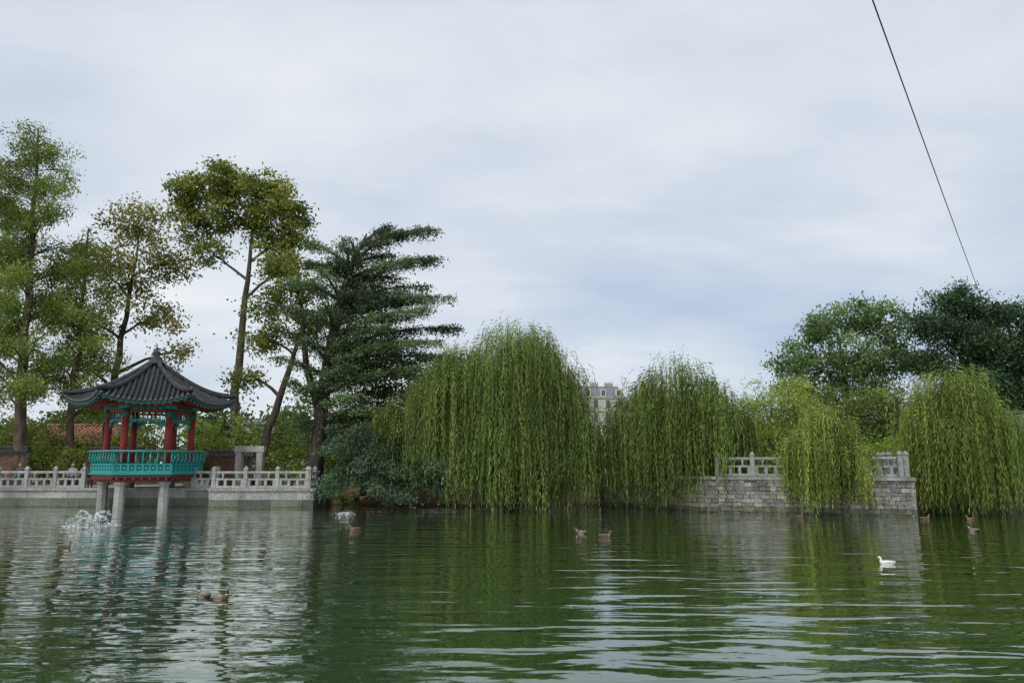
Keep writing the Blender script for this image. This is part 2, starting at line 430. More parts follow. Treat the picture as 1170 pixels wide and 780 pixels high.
# ------------------------------------------------------------ pavilion
def pavilion(cx,cy):
    par=empty('korean_pavilion')
    A0=R(-40); ang=[A0+R(60)*k for k in range(6)]
    RED=(.30,.035,.03); TQ=(.03,.33,.32); GRN=(.03,.16,.11); TILE=(.03,.032,.037)
    RC=2.1; RR=2.72
    P=lambda r,a,z:(cx+r*math.cos(a),cy+r*math.sin(a),z)
    mb=MB()
    for a in ang:
        mb.cyl(P(RC,a,-1),P(RC,a,1.28),.27,.25,(.40,.39,.36),8,False)
        mb.cyl(P(RC,a,1.2),P(RC,a,1.34),.31,.31,(.42,.41,.38),8,False)
    mb.build('stone_piers',M_STONE,par)
    mb=MB()
    def hexslab(r,z0,z1,col):
        vs=[P(r,a,z0) for a in ang]+[P(r,a,z1) for a in ang]
        fs=[tuple(range(5,-1,-1)),tuple(range(6,12))]+[(k,(k+1)%6,6+(k+1)%6,6+k) for k in range(6)]
        mb.add(vs,fs,col)
    hexslab(RC+.3,1.34,1.56,(.20,.05,.04)); hexslab(RR,1.565,1.72,(.16,.06,.045)); hexslab(RR+.13,1.724,1.80,TQ)
    for k in range(6):
        a,b2=ang[k],ang[(k+1)%6]
        for j in range(7):
            t=(j+.5)/7; v0=Vector(P(RC-.1,a,1.46)).lerp(Vector(P(RC-.1,b2,1.46)),t); v1=Vector(P(RR+.05,a,1.50)).lerp(Vector(P(RR+.05,b2,1.50)),t)
            mb.cyl(v0,v1,.06,.06,(.22,.05,.04),6)
    mb.build('deck',M_PAINT,par)
    mb=MB()
    for a in ang:
        mb.cyl(P(RC,a,1.8),P(RC,a,5.4),.185,.165,RED,14)
        mb.cyl(P(RC,a,1.8),P(RC,a,1.95),.24,.22,(.4,.39,.36),12)
        mb.cyl(P(RC,a,4.72),P(RC,a,5.05),.19,.19,GRN,14)
        mb.box(P(RC,a,5.3),(.5,.46,.22),TQ,a,0,1.25)
    mb.build('columns',M_PAINT,par)
    mb=MB()
    for k in range(6):
        am=ang[k]+R(30); ap=RC*math.cos(R(30)); ln=RC-.36; rz=am+R(90)
        c=P(ap,am,0)
        mb.box((c[0],c[1],5.32),(ln,.2,.24),GRN,rz); mb.box((c[0],c[1],5.08),(ln,.14,.12),RED,rz)
        mb.box((c[0],c[1],4.58),(ln,.09,.07),TQ,rz)
        tdir=Vector((math.cos(rz),math.sin(rz),0))
        for j in range(9):
            p=Vector(c)+tdir*((j/8-.5)*(ln-.08)); mb.box((p.x,p.y,4.82),(.05,.05,.40),TQ if j%2 else (.30,.10,.05),rz)
        for j in range(5):
            p=Vector(c)+tdir*((j/4-.5)*(ln-.5)); mb.box((p.x,p.y,5.20),(.16,.24,.10),(.45,.18,.05) if j%2 else TQ,rz)
        for sgn in(-1,1):
            for q,(dx,dz,sx,sz) in enumerate([(.1,4.48,.2,.14),(.07,4.32,.13,.18),(.26,4.51,.14,.09)]):
                p=Vector(c)+tdir*(sgn*(ln/2-dx)); mb.box((p.x,p.y,dz),(sx,.07,sz),TQ if q else GRN,rz)
        mb.box((P(ap+.6,am,0)[0],P(ap+.6,am,0)[1],5.38),((ap+.6)*2*math.tan(R(30)),.14,.14),RED,rz)
    mb.build('beams_and_frieze',M_PAINT,par)
    mb=MB()
    for k in range(6):
        am=ang[k]+R(30); rz=am+R(90); rr=RR; ap=rr*math.cos(R(30)); ln=rr
        tdir=Vector((math.cos(rz),math.sin(rz),0)); odir=Vector((math.cos(am),math.sin(am),0)); c=Vector(P(ap,am,0))
        mb.box((c.x,c.y,2.26),(ln,.09,.08),TQ,rz); mb.box((c.x,c.y,1.86),(ln,.10,.10),TQ,rz)
        e=odir*.16
        a0=c+e-tdir*(ln/2+.1);a1=c+e+tdir*(ln/2+.1)
        mb.cyl((a0.x,a0.y,2.93),(a1.x,a1.y,2.93),.055,.055,TQ,8)
        nb=8
        for j in range(nb+1):
            p=c+tdir*((j/nb-.5)*ln)
            mb.box((p.x,p.y,2.06),(.10,.08,.32),TQ,rz)
            if j<nb:
                q=c+tdir*(((j+.5)/nb-.5)*ln)
                mb.box((q.x,q.y,2.06),(ln/nb-.13,.03,.30),(.02,.13,.12),rz)
                mb.box((q.x,q.y,2.06),(.13,.05,.10),TQ,rz)
            path=[]
            for z,o in((2.28,0),(2.42,.10),(2.6,.17),(2.78,.12),(2.9,.15)):
                path.append((p.x+odir.x*o,p.y+odir.y*o,z))
            mb.tube(path,[.05,.055,.045,.035,.04],TQ,6)
            mb.tube([(p.x+odir.x*.15,p.y+odir.y*.15,2.9),(p.x+odir.x*.16,p.y+odir.y*.16,2.99)],[.07,.05],(.35,.12,.05),6)
    mb.build('railing',M_PAINT,par)
    Rr=4.15; ap=Rr*math.cos(R(30)); tn=math.tan(R(30)); ze=5.48; H=2.45
    def rp(k,u,t,off=0):
        c=min(1,abs(u)/max(1e-4,t*ap*tn)) if t>0 else 0
        q=max(0.0,1-t)
        z=ze+H*(.66*(1-t)+.34*q**2.2)+.38*(c**2.5)*(t**4)+off
        d=t*ap*(1+.03*c**2*t**3)
        am=ang[k]+R(30)
        x=d*math.cos(am)-u*math.sin(am)*(1+.03*c**2*t**3); y=d*math.sin(am)+u*math.cos(am)*(1+.03*c**2*t**3)
        return (cx+x,cy+y,z)
    top=MB(); und=MB(); tl=MB(); rf=MB()
    nt_,nu=16,16
    for k in range(6):
        for surf,off,col in((top,0,TILE),(und,-.16,(.10,.05,.035))):
            vs=[]
            for i in range(nt_+1):
                t=max(.02,i/nt_)
                for j in range(nu+1):
                    vs.append(rp(k,(j/nu*2-1)*t*ap*tn,t,off))
            fs=[(i*(nu+1)+j,(i+1)*(nu+1)+j,(i+1)*(nu+1)+j+1,i*(nu+1)+j+1) for i in range(nt_) for j in range(nu)]
            surf.add(vs,fs,col,True)
        vs=[];
        for j in range(nu+1):
            u=(j/nu*2-1)*ap*tn; vs+= [rp(k,u,1,0),rp(k,u,1,-.16)]
        und.add(vs,[(2*j,2*j+1,2*j+3,2*j+2) for j in range(nu)],(.03,.10,.09))
        half=ap*tn; n=17
        for j in range(n):
            u=(j+.5)/n*2*half-half
            t0=max(.05,abs(u)/half)
            if t0>.97: continue
            path=[rp(k,u,t0+(1.012-t0)*s/9,.045) for s in range(10)]
            g=random.uniform(.7,1.3)
            tl.tube(path,[.075]*10,[x*g for x in (.036,.038,.043)],6)
            e=Vector(path[-1]); e2=Vector(rp(k,u,1.02,.045))
            tl.cyl(e,e2,.09,.09,(.14,.14,.14),8)
        for s in range(5,24):
            t=s/24
            pth=[rp(k,(q/8*2-1)*t*half*.98,t,.018) for q in range(9)]
            tl.tube(pth,[.022]*9,(.035,.036,.04),4)
        path=[];
        for s in range(14):
            t=.06+(1.0-.06)*s/13
            p=rp(k,t*half,t,.12+ (.10*(s/13)**6)); path.append(p)
        tl.tube(path,[.12]*14,(.035,.036,.04),6,sy=[1.25]*14)
        tl.tube([(p[0],p[1],p[2]+.13) for p in path[:-1]],[.06]*13,(.06,.06,.065),6)
        e=Vector(path[-1]); tl.tube([e,e+Vector((math.cos(ang[(k+1)%6])*.10,math.sin(ang[(k+1)%6])*.10,.14))],[.12,.06],(.10,.10,.10),6)
        for j in range(12):
            f=(j+.5)/12*2-1
            p1=rp(k,f*.97*half,.97,-.22)
            am=ang[k]+R(30); p0=Vector((cx,cy,0))+Vector((math.cos(am),math.sin(am),0))*(RC*math.cos(R(30)))+Vector((-math.sin(am),math.cos(am),0))*(f*RC*.5)
            p0.z=5.66
            rf.cyl(p0,p1,.06,.055,(.26,.06,.04),6)
            d=(Vector(p1)-p0).normalized(); rf.cyl(Vector(p1),Vector(p1)+d*.06,.063,.063,TQ,6)
    top.build('roof_shell',M_TILE,par); und.build('eave_soffit',M_PAINT,par); tl.build('roof_tiles',M_TILE,par); rf.build('rafters',M_PAINT,par)
    mb=MB()
    z=7.88
    mb.tube([(cx,cy,z+dz) for dz in(-.12,0,.04,.14,.18,.3,.36,.5,.62,.7,.86,1.0)],[.50,.46,.40,.36,.26,.30,.17,.24,.19,.09,.05,.012],(.05,.05,.055),12)
    mb.build('finial',M_TILE,par)
    return par
pavilion(-20.0,41.5)

# ------------------------------------------------------------ fountain
def fountain(name,cx,cy,n,Rr,H,drops):
    par=empty(name); mb=MB()
    mb.cyl((cx,cy,-.25),(cx,cy,.03),.12,.10,(.05,.05,.05),10)
    mb.build('nozzle',M_STONE,par)
    mw=bpy.data.materials.get('white_water')
    if not mw:
        mw=bpy.data.materials.new('white_water'); mw.use_nodes=True
        pb=mw.node_tree.nodes['Principled BSDF']; pb.inputs['Roughness'].default_value=.25
        nn=mw.node_tree.nodes.new('ShaderNodeTexNoise'); nn.inputs['Scale'].default_value=20
        rr=mw.node_tree.nodes.new('ShaderNodeValToRGB'); rr.color_ramp.elements[0].color=(.6,.66,.68,1); rr.color_ramp.elements[1].color=(.92,.94,.95,1)
        mw.node_tree.links.new(nn.outputs['Fac'],rr.inputs[0]); mw.node_tree.links.new(rr.outputs[0],pb.inputs['Base Color'])
    C=[]
    for i in range(n):
        a=2*math.pi*i/n+random.uniform(-.15,.15); r=Rr*random.uniform(.7,1.15); h=H*random.uniform(.6,1.2)
        m_=drops; t=rng.random(m_); sp=.004+.05*t*t
        rad=t*r; z=4*h*t*(1-t)
        X=np.stack([cx+np.cos(a)*rad,cy+np.sin(a)*rad,z],1)+rng.normal(size=(m_,3))*sp[:,None]*np.array([1,1,.7])
        X[:,2]=np.abs(X[:,2]); C.append(X)
    m_=drops*n//4; a=rng.random(m_)*6.283; rr=Rr*(.55+.6*rng.random(m_)); C.append(np.stack([cx+np.cos(a)*rr,cy+np.sin(a)*rr,rng.random(m_)**2*.05],1))
    C=np.concatenate(C); k=len(C)
    leaves('spray',C,rng.normal(size=(k,3)),.04*rng.uniform(.5,1.4,k),.03*rng.uniform(.5,1.4,k),np.ones((k,3))*.9,mw,par)
fountain('water_fountain',-15.7,28.6,10,.85,.52,170)
fountain('water_bubbler',-7.7,35.2,6,.40,.05,40)

# ------------------------------------------------------------ ducks
def duck(x,y,rz,kind='m',s=.72,name='mallard_duck'):
    par=empty(name); mb=MB()
    if kind=='m':
        body=(.30,.28,.25);rear=(.04,.04,.04);breast=(.12,.06,.035);neck=(.6,.6,.58);head=(.015,.07,.04);bill=(.45,.38,.05);wing=(.20,.17,.14)
    elif kind=='f':
        body=(.18,.12,.07);rear=(.14,.10,.06);breast=(.20,.14,.08);neck=(.2,.15,.09);head=(.16,.11,.07);bill=(.30,.15,.04);wing=(.13,.09,.055)
    else:
        body=rear=breast=neck=head=(.75,.74,.70);wing=(.68,.67,.63);bill=(.55,.28,.04)
    st=[(-.31,.13,.012,rear),(-.25,.09,.05,rear),(-.17,.06,.085,rear),(-.06,.045,.108,body),(.05,.045,.115,body),(.14,.06,.10,breast),(.19,.10,.072,breast),(.205,.15,.048,breast),(.205,.185,.042,neck),(.21,.215,.043,head),(.225,.245,.05,head),(.25,.262,.049,head),(.28,.26,.034,head),(.297,.25,.022,bill),(.33,.24,.018,bill),(.355,.236,.010,bill)]
    mb.tube([(a*s,0,c*s) for a,c,_,_ in st],[r*s*(1 if i<13 else .8) for i,(_,_,r,_) in enumerate(st)],body,12,cols=[q[3] for q in st],sy=[1.12]*6+[1.05]*7+[1.5]*3)
    for sg in(-1,1):
        mb.tube([(-.29*s,sg*.02*s,.125*s),(-.2*s,sg*.075*s,.11*s),(-.05*s,sg*.105*s,.10*s),(.08*s,sg*.105*s,.09*s),(.14*s,sg*.075*s,.085*s)],[.01*s,.04*s,.055*s,.05*s,.015*s],wing,8,sy=[.5]*5)
        mb.tube([(.25*s,sg*.046*s,.272*s),(.25*s,sg*.054*s,.272*s)],[.008*s,.006*s],(.01,.01,.01),6)
    o=mb.build('body',M_FEATHER,par); par.location=(x,y,-.015); par.rotation_euler=(0,0,rz)
for x,y,rz,k in[(-5.4,13.6,R(150),'m'),(-5.0,13.3,R(-10),'m'),(-12.4,21.3,R(15),'f'),(-5.5,26.8,R(200),'f'),(2.3,25.5,R(170),'m'),(2.95,24.3,R(10),'f'),(8.7,17.9,R(160),'w'),(17.3,32.0,R(0),'f'),(18.9,31.5,R(190),'f'),(15.9,26.4,R(120),'m'),(12.4,33.0,R(20),'f')]:
    duck(x,y,rz,k,.6 if y<22 else .72,name='white_duck' if k=='w' else 'mallard_duck')

# ------------------------------------------------------------ people on bench
def bench(x,y,z):
    par=empty('park_bench'); mb=MB()
    for k in range(4): mb.box((0,-.18+k*.12,.45),(1.6,.10,.035),(.16,.09,.05))
    for k in range(3): mb.box((0,.27+.02*k,.6+k*.13),(1.6,.03,.10),(.16,.09,.05))
    for sx in(-.65,.65):
        mb.box((sx,-.15,.21),(.06,.06,.42),(.03,.04,.03)); mb.box((sx,.2,.21),(.06,.06,.42),(.03,.04,.03)); mb.box((sx,.30,.65),(.05,.04,.48),(.03,.04,.03)); mb.box((sx,.02,.415),(.055,.45,.03),(.03,.04,.03))
    mb.build('slats_and_legs',M_PAINT,par); par.location=(x,y,z)
def seated_person(x,y,z,shirt,pants,hair,turn=0):
    par=empty('seated_person')
    J={'pel':(0,0,.55,.15),'sp':(0,.03,.75,.14),'ch':(0,.03,.95,.16),'nk':(0,.01,1.10,.06),'hd0':(0,0,1.17,.055),
       'sl':(-.19,.02,1.02,.065),'sr':(.19,.02,1.02,.065),'el':(-.25,-.05,.78,.048),'er':(.25,-.05,.78,.048),'wl':(-.12,-.28,.68,.032),'wr':(.12,-.28,.68,.032),
       'hl':(-.10,0,.55,.10),'hr':(.10,0,.55,.10),'kl':(-.13,-.43,.55,.068),'kr':(.13,-.43,.55,.068),'al':(-.13,-.42,.1,.04),'ar':(.13,-.42,.1,.04),'tl':(-.14,-.6,.05,.035),'tr':(.14,-.6,.05,.035)}
    keys=list(J); E=[('pel','sp'),('sp','ch'),('ch','nk'),('nk','hd0'),('ch','sl'),('ch','sr'),('sl','el'),('sr','er'),('el','wl'),('er','wr'),('pel','hl'),('pel','hr'),('hl','kl'),('hr','kr'),('kl','al'),('kr','ar'),('al','tl'),('ar','tr')]
    me=bpy.data.meshes.new('b'); me.from_pydata([J[k][:3] for k in keys],[(keys.index(a),keys.index(c)) for a,c in E],[])
    o=bpy.data.objects.new('b',me); COL.objects.link(o)
    md=o.modifiers.new('s','SKIN')
    me.skin_vertices[0].data[0].use_root=True
    for i,k in enumerate(keys): me.skin_vertices[0].data[i].radius=(J[k][3],)*2
    o.modifiers.new('ss','SUBSURF').levels=1
    dg=bpy.context.evaluated_depsgraph_get(); em=bpy.data.meshes.new_from_object(o.evaluated_get(dg))
    bpy.data.objects.remove(o)
    ca=em.color_attributes.new('Col','FLOAT_COLOR','POINT'); skin=(.42,.27,.20)
    for i,v in enumerate(em.vertices):
        c=v.co
        if c.z>1.09: cl=skin
        elif c.y<-.24 and c.z>.63 and abs(c.x)<.2: cl=skin
        elif c.z<.12: cl=(.03,.03,.03)
        elif c.z<.62 : cl=pants
        else: cl=shirt
        ca.data[i].color=(*cl,1)
    em.materials.clear(); em.materials.append(M_CLOTH)
    for p in em.polygons: p.use_smooth=True
    ob=bpy.data.objects.new('body',em); link(ob,par)
    mb=MB()
    hp=[(0,-.01,1.14),(0,-.02,1.17),(0,-.015,1.22),(0,-.005,1.28),(0,0,1.33),(0,0,1.365)]
    mb.tube(hp,[.05,.065,.083,.09,.075,.02],skin,12)
    mb.tube([(0,.02,1.19),(0,.025,1.26),(0,.015,1.33),(0,.01,1.385)],[.075,.095,.09,.02],hair,12)
    mb.tube([(0,-.085,1.255),(0,-.112,1.225),(0,-.088,1.215)],[.012,.018,.012],skin,6)
    mb.box((0,-.088,1.19),(.045,.012,.01),(.35,.12,.1))
    for s in(-1,1):
        mb.box((s*.032,-.088,1.255),(.022,.01,.012),(.03,.02,.02)); mb.box((s*.09,0,1.245),(.018,.035,.055),skin)
        for f in range(5):
            bx=s*(.12-.018*(f-2)*1.0); ln=[.05,.075,.08,.075,.06][f]
            mb.tube([(bx,-.29,.67),(bx-s*.01,-.29-ln*.7,.66),(bx-s*.015,-.29-ln,.63)],[.010,.009,.007],skin,6)
    mb.build('head_and_hands',M_CLOTH,par)
    par.location=(x,y,z); par.rotation_euler=(0,0,turn)
bench(-24.7,43.2,.95); seated_person(-25.05,43.15,.95,(.30,.33,.38),(.05,.06,.10),(.04,.03,.02),R(5)); seated_person(-24.4,43.15,.95,(.25,.24,.24),(.08,.08,.09),(.10,.06,.03),R(-8))
bench(-28.3,43.4,.95); seated_person(-28.2,43.35,.95,(.08,.08,.1),(.10,.12,.18),(.03,.02,.02),R(12))

# ------------------------------------------------------------ buildings & site structures
def apartment(name,cx,cy,w,d,floors,rz=0,wall=(.50,.46,.38),zb=1):
    par=empty(name); mb=MB(); g=MB(); rf=MB(); fh=3.0; H=floors*fh
    mb.box((0,0,H/2),(w,d,H),wall)
    for f in range(floors):
        mb.box((0,-d/2-.12,f*fh+fh),(w+.3,.24,.22),[x*.9 for x in wall])
        n=int(w/2.4)
        for i in range(n):
            x=(i+.5)/n*w-w/2
            g.box((x,-d/2-.02,f*fh+1.55),(1.0,.10,1.8),(.12,.13,.15)); 
            for s in(-1,1): mb.box((x+s*.56,-d/2-.05,f*fh+1.55),(.12,.14,2.0),[c*1.1 for c in wall]); g.box((x+s*.84,-d/2-.04,f*fh+1.55),(.42,.07,1.8),(.50,.49,.46))
            mb.box((x,-d/2-.08,f*fh+.5),(1.4,.22,.1),[c*1.1 for c in wall])
    rf.box((0,0,H+1.2),(w,d,2.4),(.20,.21,.24),0,0,.80); rf.box((0,0,H+2.55),(w*.78,d*.74,.3),(.2,.21,.24))
    for i in range(int(w/3.2)):
        x=(i+.5)/int(w/3.2)*w-w/2; mb.box((x,-d/2+.55,H+1.1),(1.3,1.0,1.7),[c*1.15 for c in wall]); g.box((x,-d/2+.04,H+1.1),(.8,.06,1.2),(.12,.13,.15))
    for x in(-w*.32,w*.05,w*.3):
        mb.box((x,0,H+3.1),(2.0,.7,1.4),(.40,.34,.28))
        for q in range(5): rf.cyl((x-.8+q*.4,0,H+3.78),(x-.8+q*.4,0,H+4.2),.11,.09,(.40,.20,.13),6)
    mb.build('walls',M_PLASTER,par); g.build('windows',M_PAINT,par); rf.build('mansard_roof',M_TILE,par)
    par.location=(cx,cy,zb); par.rotation_euler=(0,0,rz)
apartment('apartment_building',18.6,175,14,12,5,R(4),(.56,.52,.45),2.0)
apartment('apartment_building',-58,180,26,12,3,R(-6))

def tile_roof_wall(name,x0,x1,y,z0,h,col=(.28,.13,.09)):
    par=empty(name); mb=MB(); r=MB(); w=x1-x0; cx=(x0+x1)/2
    rows=int(h/.085)
    mb.box((cx,y,z0+h/2),(w-.02,.30,h),(.3,.28,.25))
    for i in range(rows):
        s=x0-(.12 if i%2 else 0)
        while s<x1:
            a=max(s,x0); e=min(s+.24,x1)
            if e-a>.03:
                g=random.uniform(.7,1.2); mb.box(((a+e)/2,y-.16,z0+i*.085+.045),(e-a-.015,.05,.07),[c*g for c in col])
            s+=.24
    r.add([(x0-.1,y-.4,z0+h),(x1+.1,y-.4,z0+h),(x1+.1,y,z0+h+.28),(x0-.1,y,z0+h+.28),(x0-.1,y+.4,z0+h),(x1+.1,y+.4,z0+h)],[(0,1,2,3),(3,2,5,4),(0,3,4),(1,5,2),(0,4,5,1)],(.06,.06,.065))
    n=int(w/.22)
    for i in range(n):
        x=x0+(i+.5)*w/n; r.cyl((x,y-.42,z0+h+.03),(x,y,z0+h+.31),.05,.05,(.08,.08,.085),6)
    r.cyl((x0-.12,y,z0+h+.33),(x1+.12,y,z0+h+.33),.08,.08,(.07,.07,.075),8)
    mb.build('bricks',M_WALL,par); r.build('tile_coping',M_TILE,par)
tile_roof_wall('brick_garden_wall',-18.6,-16.0,46.5,.95,1.75)
tile_roof_wall('brick_garden_wall',-33.5,-29.6,46.0,.95,2.0,(.20,.11,.08))
tile_roof_wall('brick_garden_wall',-26.8,-23.4,47.5,.95,2.0,(.30,.15,.10))
par=empty('stone_gate'); mb=MB()
for x in(-15.75,-14.55): mb.box((x,43.6,1.95),(.34,.4,2.0),(.40,.38,.35),0,.006)
mb.box((-15.15,43.6,3.12),(1.7,.46,.34),(.42,.40,.37),0,.006); mb.box((-15.15,43.6,1.0),(1.5,.5,.1),(.35,.34,.32)); mb.build('jambs_and_lintel',M_STONE,par)
def house(name,cx,cy,w,d,h,wall,roofc,rz=0):
    par=empty(name); mb=MB(); r=MB(); z0=.95
    mb.box((0,0,z0+h/2),(w,d,h),wall)
    for x in(-w*.3,0,w*.3):
        mb.box((x,-d/2-.02,z0+h*.5),(w*.16,.08,h*.55),(.06,.05,.045)); mb.box((x,-d/2-.05,z0+h*.8),(w*.2,.1,.08),(.25,.15,.1))
    e=.7; hw,hd=w/2+e,d/2+e; zr=z0+h; rh=1.5
    vs=[(-hw,-hd,zr),(hw,-hd,zr),(hw,hd,zr),(-hw,hd,zr),(-hw*.7,0,zr+rh),(hw*.7,0,zr+rh)]
    r.add(vs,[(0,1,5,4),(1,2,5),(2,3,4,5),(3,0,4),(3,2,1,0)],roofc)
    n=int(2*hw/.3)
    for i in range(n):
        x=-hw+(i+.5)*2*hw/n; f=min(1,(hw-abs(x))/(hw*.3)); r.cyl((x,-hd,zr+.03),(x,-hd*(1-f),zr+rh*f+.03),.07,.07,[c*1.2 for c in roofc],6)
    r.cyl((-hw*.7,0,zr+rh+.05),(hw*.7,0,zr+rh+.05),.12,.12,roofc,8)
    mb.build('walls',M_PLASTER,par); r.build('tiled_roof',M_TILE,par); par.location=(cx,cy,0); par.rotation_euler=(0,0,rz)
house('garden_house',-33.5,58,7,5,2.7,(.55,.47,.38),(.30,.13,.08),R(5))
house('garden_house',-44,52,6,5,2.6,(.35,.25,.2),(.08,.08,.085))
house('garden_kiosk',29.5,42,4,4,2.6,(.05,.16,.14),(.05,.09,.09))
par=empty('metal_fence'); mb=MB()
for i in range(13): mb.box((-14+i*.3,46.4,1.6),(.03,.03,1.3),(.04,.14,.09))
for z in(1.1,1.6,2.2): mb.box((-12.2,46.37,z),(3.7,.02,.04),(.04,.14,.09))
mb.build('bars',M_PAINT,par)

# ------------------------------------------------------------ cable
cu=bpy.data.curves.new('overhead_cable','CURVE'); cu.dimensions='3D'; cu.bevel_depth=.016
sp=cu.splines.new('POLY'); A_=Vector((-6.5,-6,11.6)); B_=Vector((32.4,50,12.8)); nn=40; sp.points.add(nn)
for i in range(nn+1):
    t=i/nn; p=A_.lerp(B_,t); p.z-=4*t*(1-t)*.25; sp.points[i].co=(*p,1)
mc=bpy.data.materials.new('cable_black'); mc.use_nodes=True; mc.node_tree.nodes['Principled BSDF'].inputs['Base Color'].default_value=(.05,.05,.06,1)
cu.materials.append(mc); link(bpy.data.objects.new('overhead_cable',cu))

# ------------------------------------------------------------ willows
WC=(.14,.205,.055); WC2=(.245,.30,.09)
willow('weeping_willow_tree',(0,41.5,.6),[(.0,39.0,6.3,2.3,2.1,3.3,.08),(1.3,39.0,6.2,1.6,1.8,2.9,.08),(-2.9,39.4,5.5,2.3,2.0,2.9,.6),(-5.5,40.2,4.3,1.7,1.5,2.3,1.8),(2.6,39.0,4.9,1.2,1.7,2.7,.08),(3.9,39.2,2.9,.9,1.3,1.7,.08),(-.2,38.4,3.4,2.6,1.2,2.2,.06),(1.8,38.2,2.6,1.9,.9,1.8,.06)],WC,WC2,bunch_d=2.0,strands=18)
willow('weeping_willow_tree',(8.6,40,1.4),[(8.6,38.6,4.8,2.2,1.9,3.0,.10),(6.6,39.3,4.0,1.4,1.4,2.5,.10),(10.4,38.0,3.8,1.6,1.6,2.5,.2),(8.3,37.9,2.9,2.1,.8,1.8,.08)],WC,WC2,bunch_d=2.3,strands=18,trunk_r=.32)
willow('weeping_willow_tree',(15.0,36.0,1.6),[(14.5,34.5,3.2,1.6,1.1,1.75,.12),(13.5,34.5,2.7,.9,.7,1.3,.4),(15.4,34.2,2.6,.85,.7,1.3,.5),(14.7,33.8,2.2,1.1,.5,1.3,.08)],(.22,.28,.065),(.32,.37,.10),bunch_d=3.6,strands=17,leaf=(.17,.034),step=.11,bw=.2,trunk_r=.14,spr=.3)
willow('weeping_willow_tree',(21.4,37.6,1.6),[(20.9,35.3,4.3,2.0,1.6,2.6,.12),(19.6,35.0,3.3,1.0,1.2,2.1,.12),(22.3,35.0,3.3,1.1,1.3,2.1,.12),(20.9,34.3,2.6,1.9,.8,1.7,.06)],(.18,.25,.06),(.29,.35,.095),bunch_d=2.5,strands=18,trunk_r=.26,spr=.35)

# ------------------------------------------------------------ left trees
def bald_cypress(name,base,top,rb,prof,nb,col):
    par=empty(name); mb=MB(); C=[];A=[];K=[]
    b=Vector(base);t=Vector(top); path=[b.lerp(t,i/12)+Vector((random.uniform(-.12,.12),random.uniform(-.12,.12),0)) for i in range(13)]
    mb.tube(path,[rb*1.3]+[rb*(1-i/12)**.9+.04 for i in range(1,13)],(.13,.10,.075),10)
    col=np.array(col)
    for k in range(nb):
        f=prof[0]+(1-prof[0])*((k+random.random())/nb); p=interp_path(path,f)
        ln=np.interp(f,prof[1],prof[2])*random.uniform(.45,1.2); a=random.uniform(0,6.283)
        e=p+Vector((math.cos(a)*ln,math.sin(a)*ln,ln*random.uniform(.15,.8)))
        bp_=limb(mb,p,e,.06*(1-f)+.03,.012,(.13,.10,.075),.15,5,5,.12)
        b0=max(.5,random.gauss(1,.2)); nc=int(ln*3.6)
        for q in range(nc):
            c=interp_path(bp_,min(1,random.uniform(.3,1.05))); c=np.array(c)+rng.normal(size=3)*np.array([.32,.32,.2])
            nl=random.randint(30,80); sg=random.uniform(.2,.38); pts=rng.normal(size=(nl,3))*np.array([sg,sg,sg*.7])+c; pts[:,2]-=rng.random(nl)*.45
            C.append(pts); ax=rng.normal(size=(nl,3)); ax[:,2]-=.8; A.append(ax)
            mixf=random.random()
            K.append(np.tile((col*(1-.45*mixf)+np.array([.24,.22,.05])*.45*mixf)*b0,(nl,1))*rng.uniform(.7,1.3,size=(nl,1)))
    C=np.concatenate(C);A=np.concatenate(A);K=np.concatenate(K);n=len(C)
    mb.build('trunk_and_limbs',M_BARK,par); leaves('foliage',C,A,.21*rng.uniform(.6,1.3,n),.08*rng.uniform(.6,1.4,n),K,M_LEAF,par)
CY=(.145,.21,.055)
bald_cypress('bald_cypress_tree',(-30.1,46,.9),(-31.0,46,24.0),.34,(.2,[.2,.5,.8,.93,1],[3.0,3.8,3.0,1.4,.4]),100,CY)
bald_cypress('bald_cypress_tree',(-27.6,47,.9),(-27.8,47,17.5),.24,(.22,[.2,.5,.8,1],[2.2,2.4,1.5,.3]),52,(.155,.21,.05))
bald_cypress('bald_cypress_tree',(-34.8,48,.9),(-34.8,48,20),.30,(.15,[.2,.5,.8,1],[3.6,3.8,2.6,.4]),55,CY)

tree('plane_tree',[(-28.1,52,.9),(-28.0,52,6),(-27.6,52,11),(-27.0,52,17)],.36,
  [(-29.6,52,12,1.7,2,1.7),(-25.2,52,12.5,1.7,2,1.6),(-29.8,52,16.3,1.8,2,2),(-27.2,52,19.2,2.3,2,2),(-24.8,52.3,16.6,1.8,2,1.8),(-27.3,51.5,15,1.8,2,2),(-24,52,10,1.3,1.5,1.2),(-30,52,9,1.6,1.5,1.5)],
  dens=1.0,nleaf=60,sigma=.5,lsize=(.24,.16),col=(.14,.165,.045),col2=(.23,.185,.05))
tree('tree_of_heaven',[(-18.4,50,.9),(-18.6,50,7),(-18.3,50,13.5),(-18.0,50,18.5)],.38,
  [(-22.8,50,21.0,1.5,1.8,1.4),(-20.4,50,21.8,1.9,2,1.4),(-17.5,50,21.2,2.0,2,1.4),(-15.5,50,19.8,1.5,1.8,1.4),(-14.9,50,17.9,1.2,1.6,1.2),(-16.6,50,17.4,1.2,1.6,1.0),(-22.4,50,18.6,1.3,1.6,1.2),(-20.8,50,16.6,1.1,1.5,.9),(-15.8,50,15.5,1.2,1.5,1.0),(-20.3,50,19.4,1.5,1.8,1.2),(-17.8,50,19.0,1.4,1.6,1.2)],
  dens=1.8,nleaf=80,sigma=.37,lsize=(.28,.14),col=(.12,.17,.04),col2=(.25,.23,.055),bark=(.10,.085,.07),var=.28)
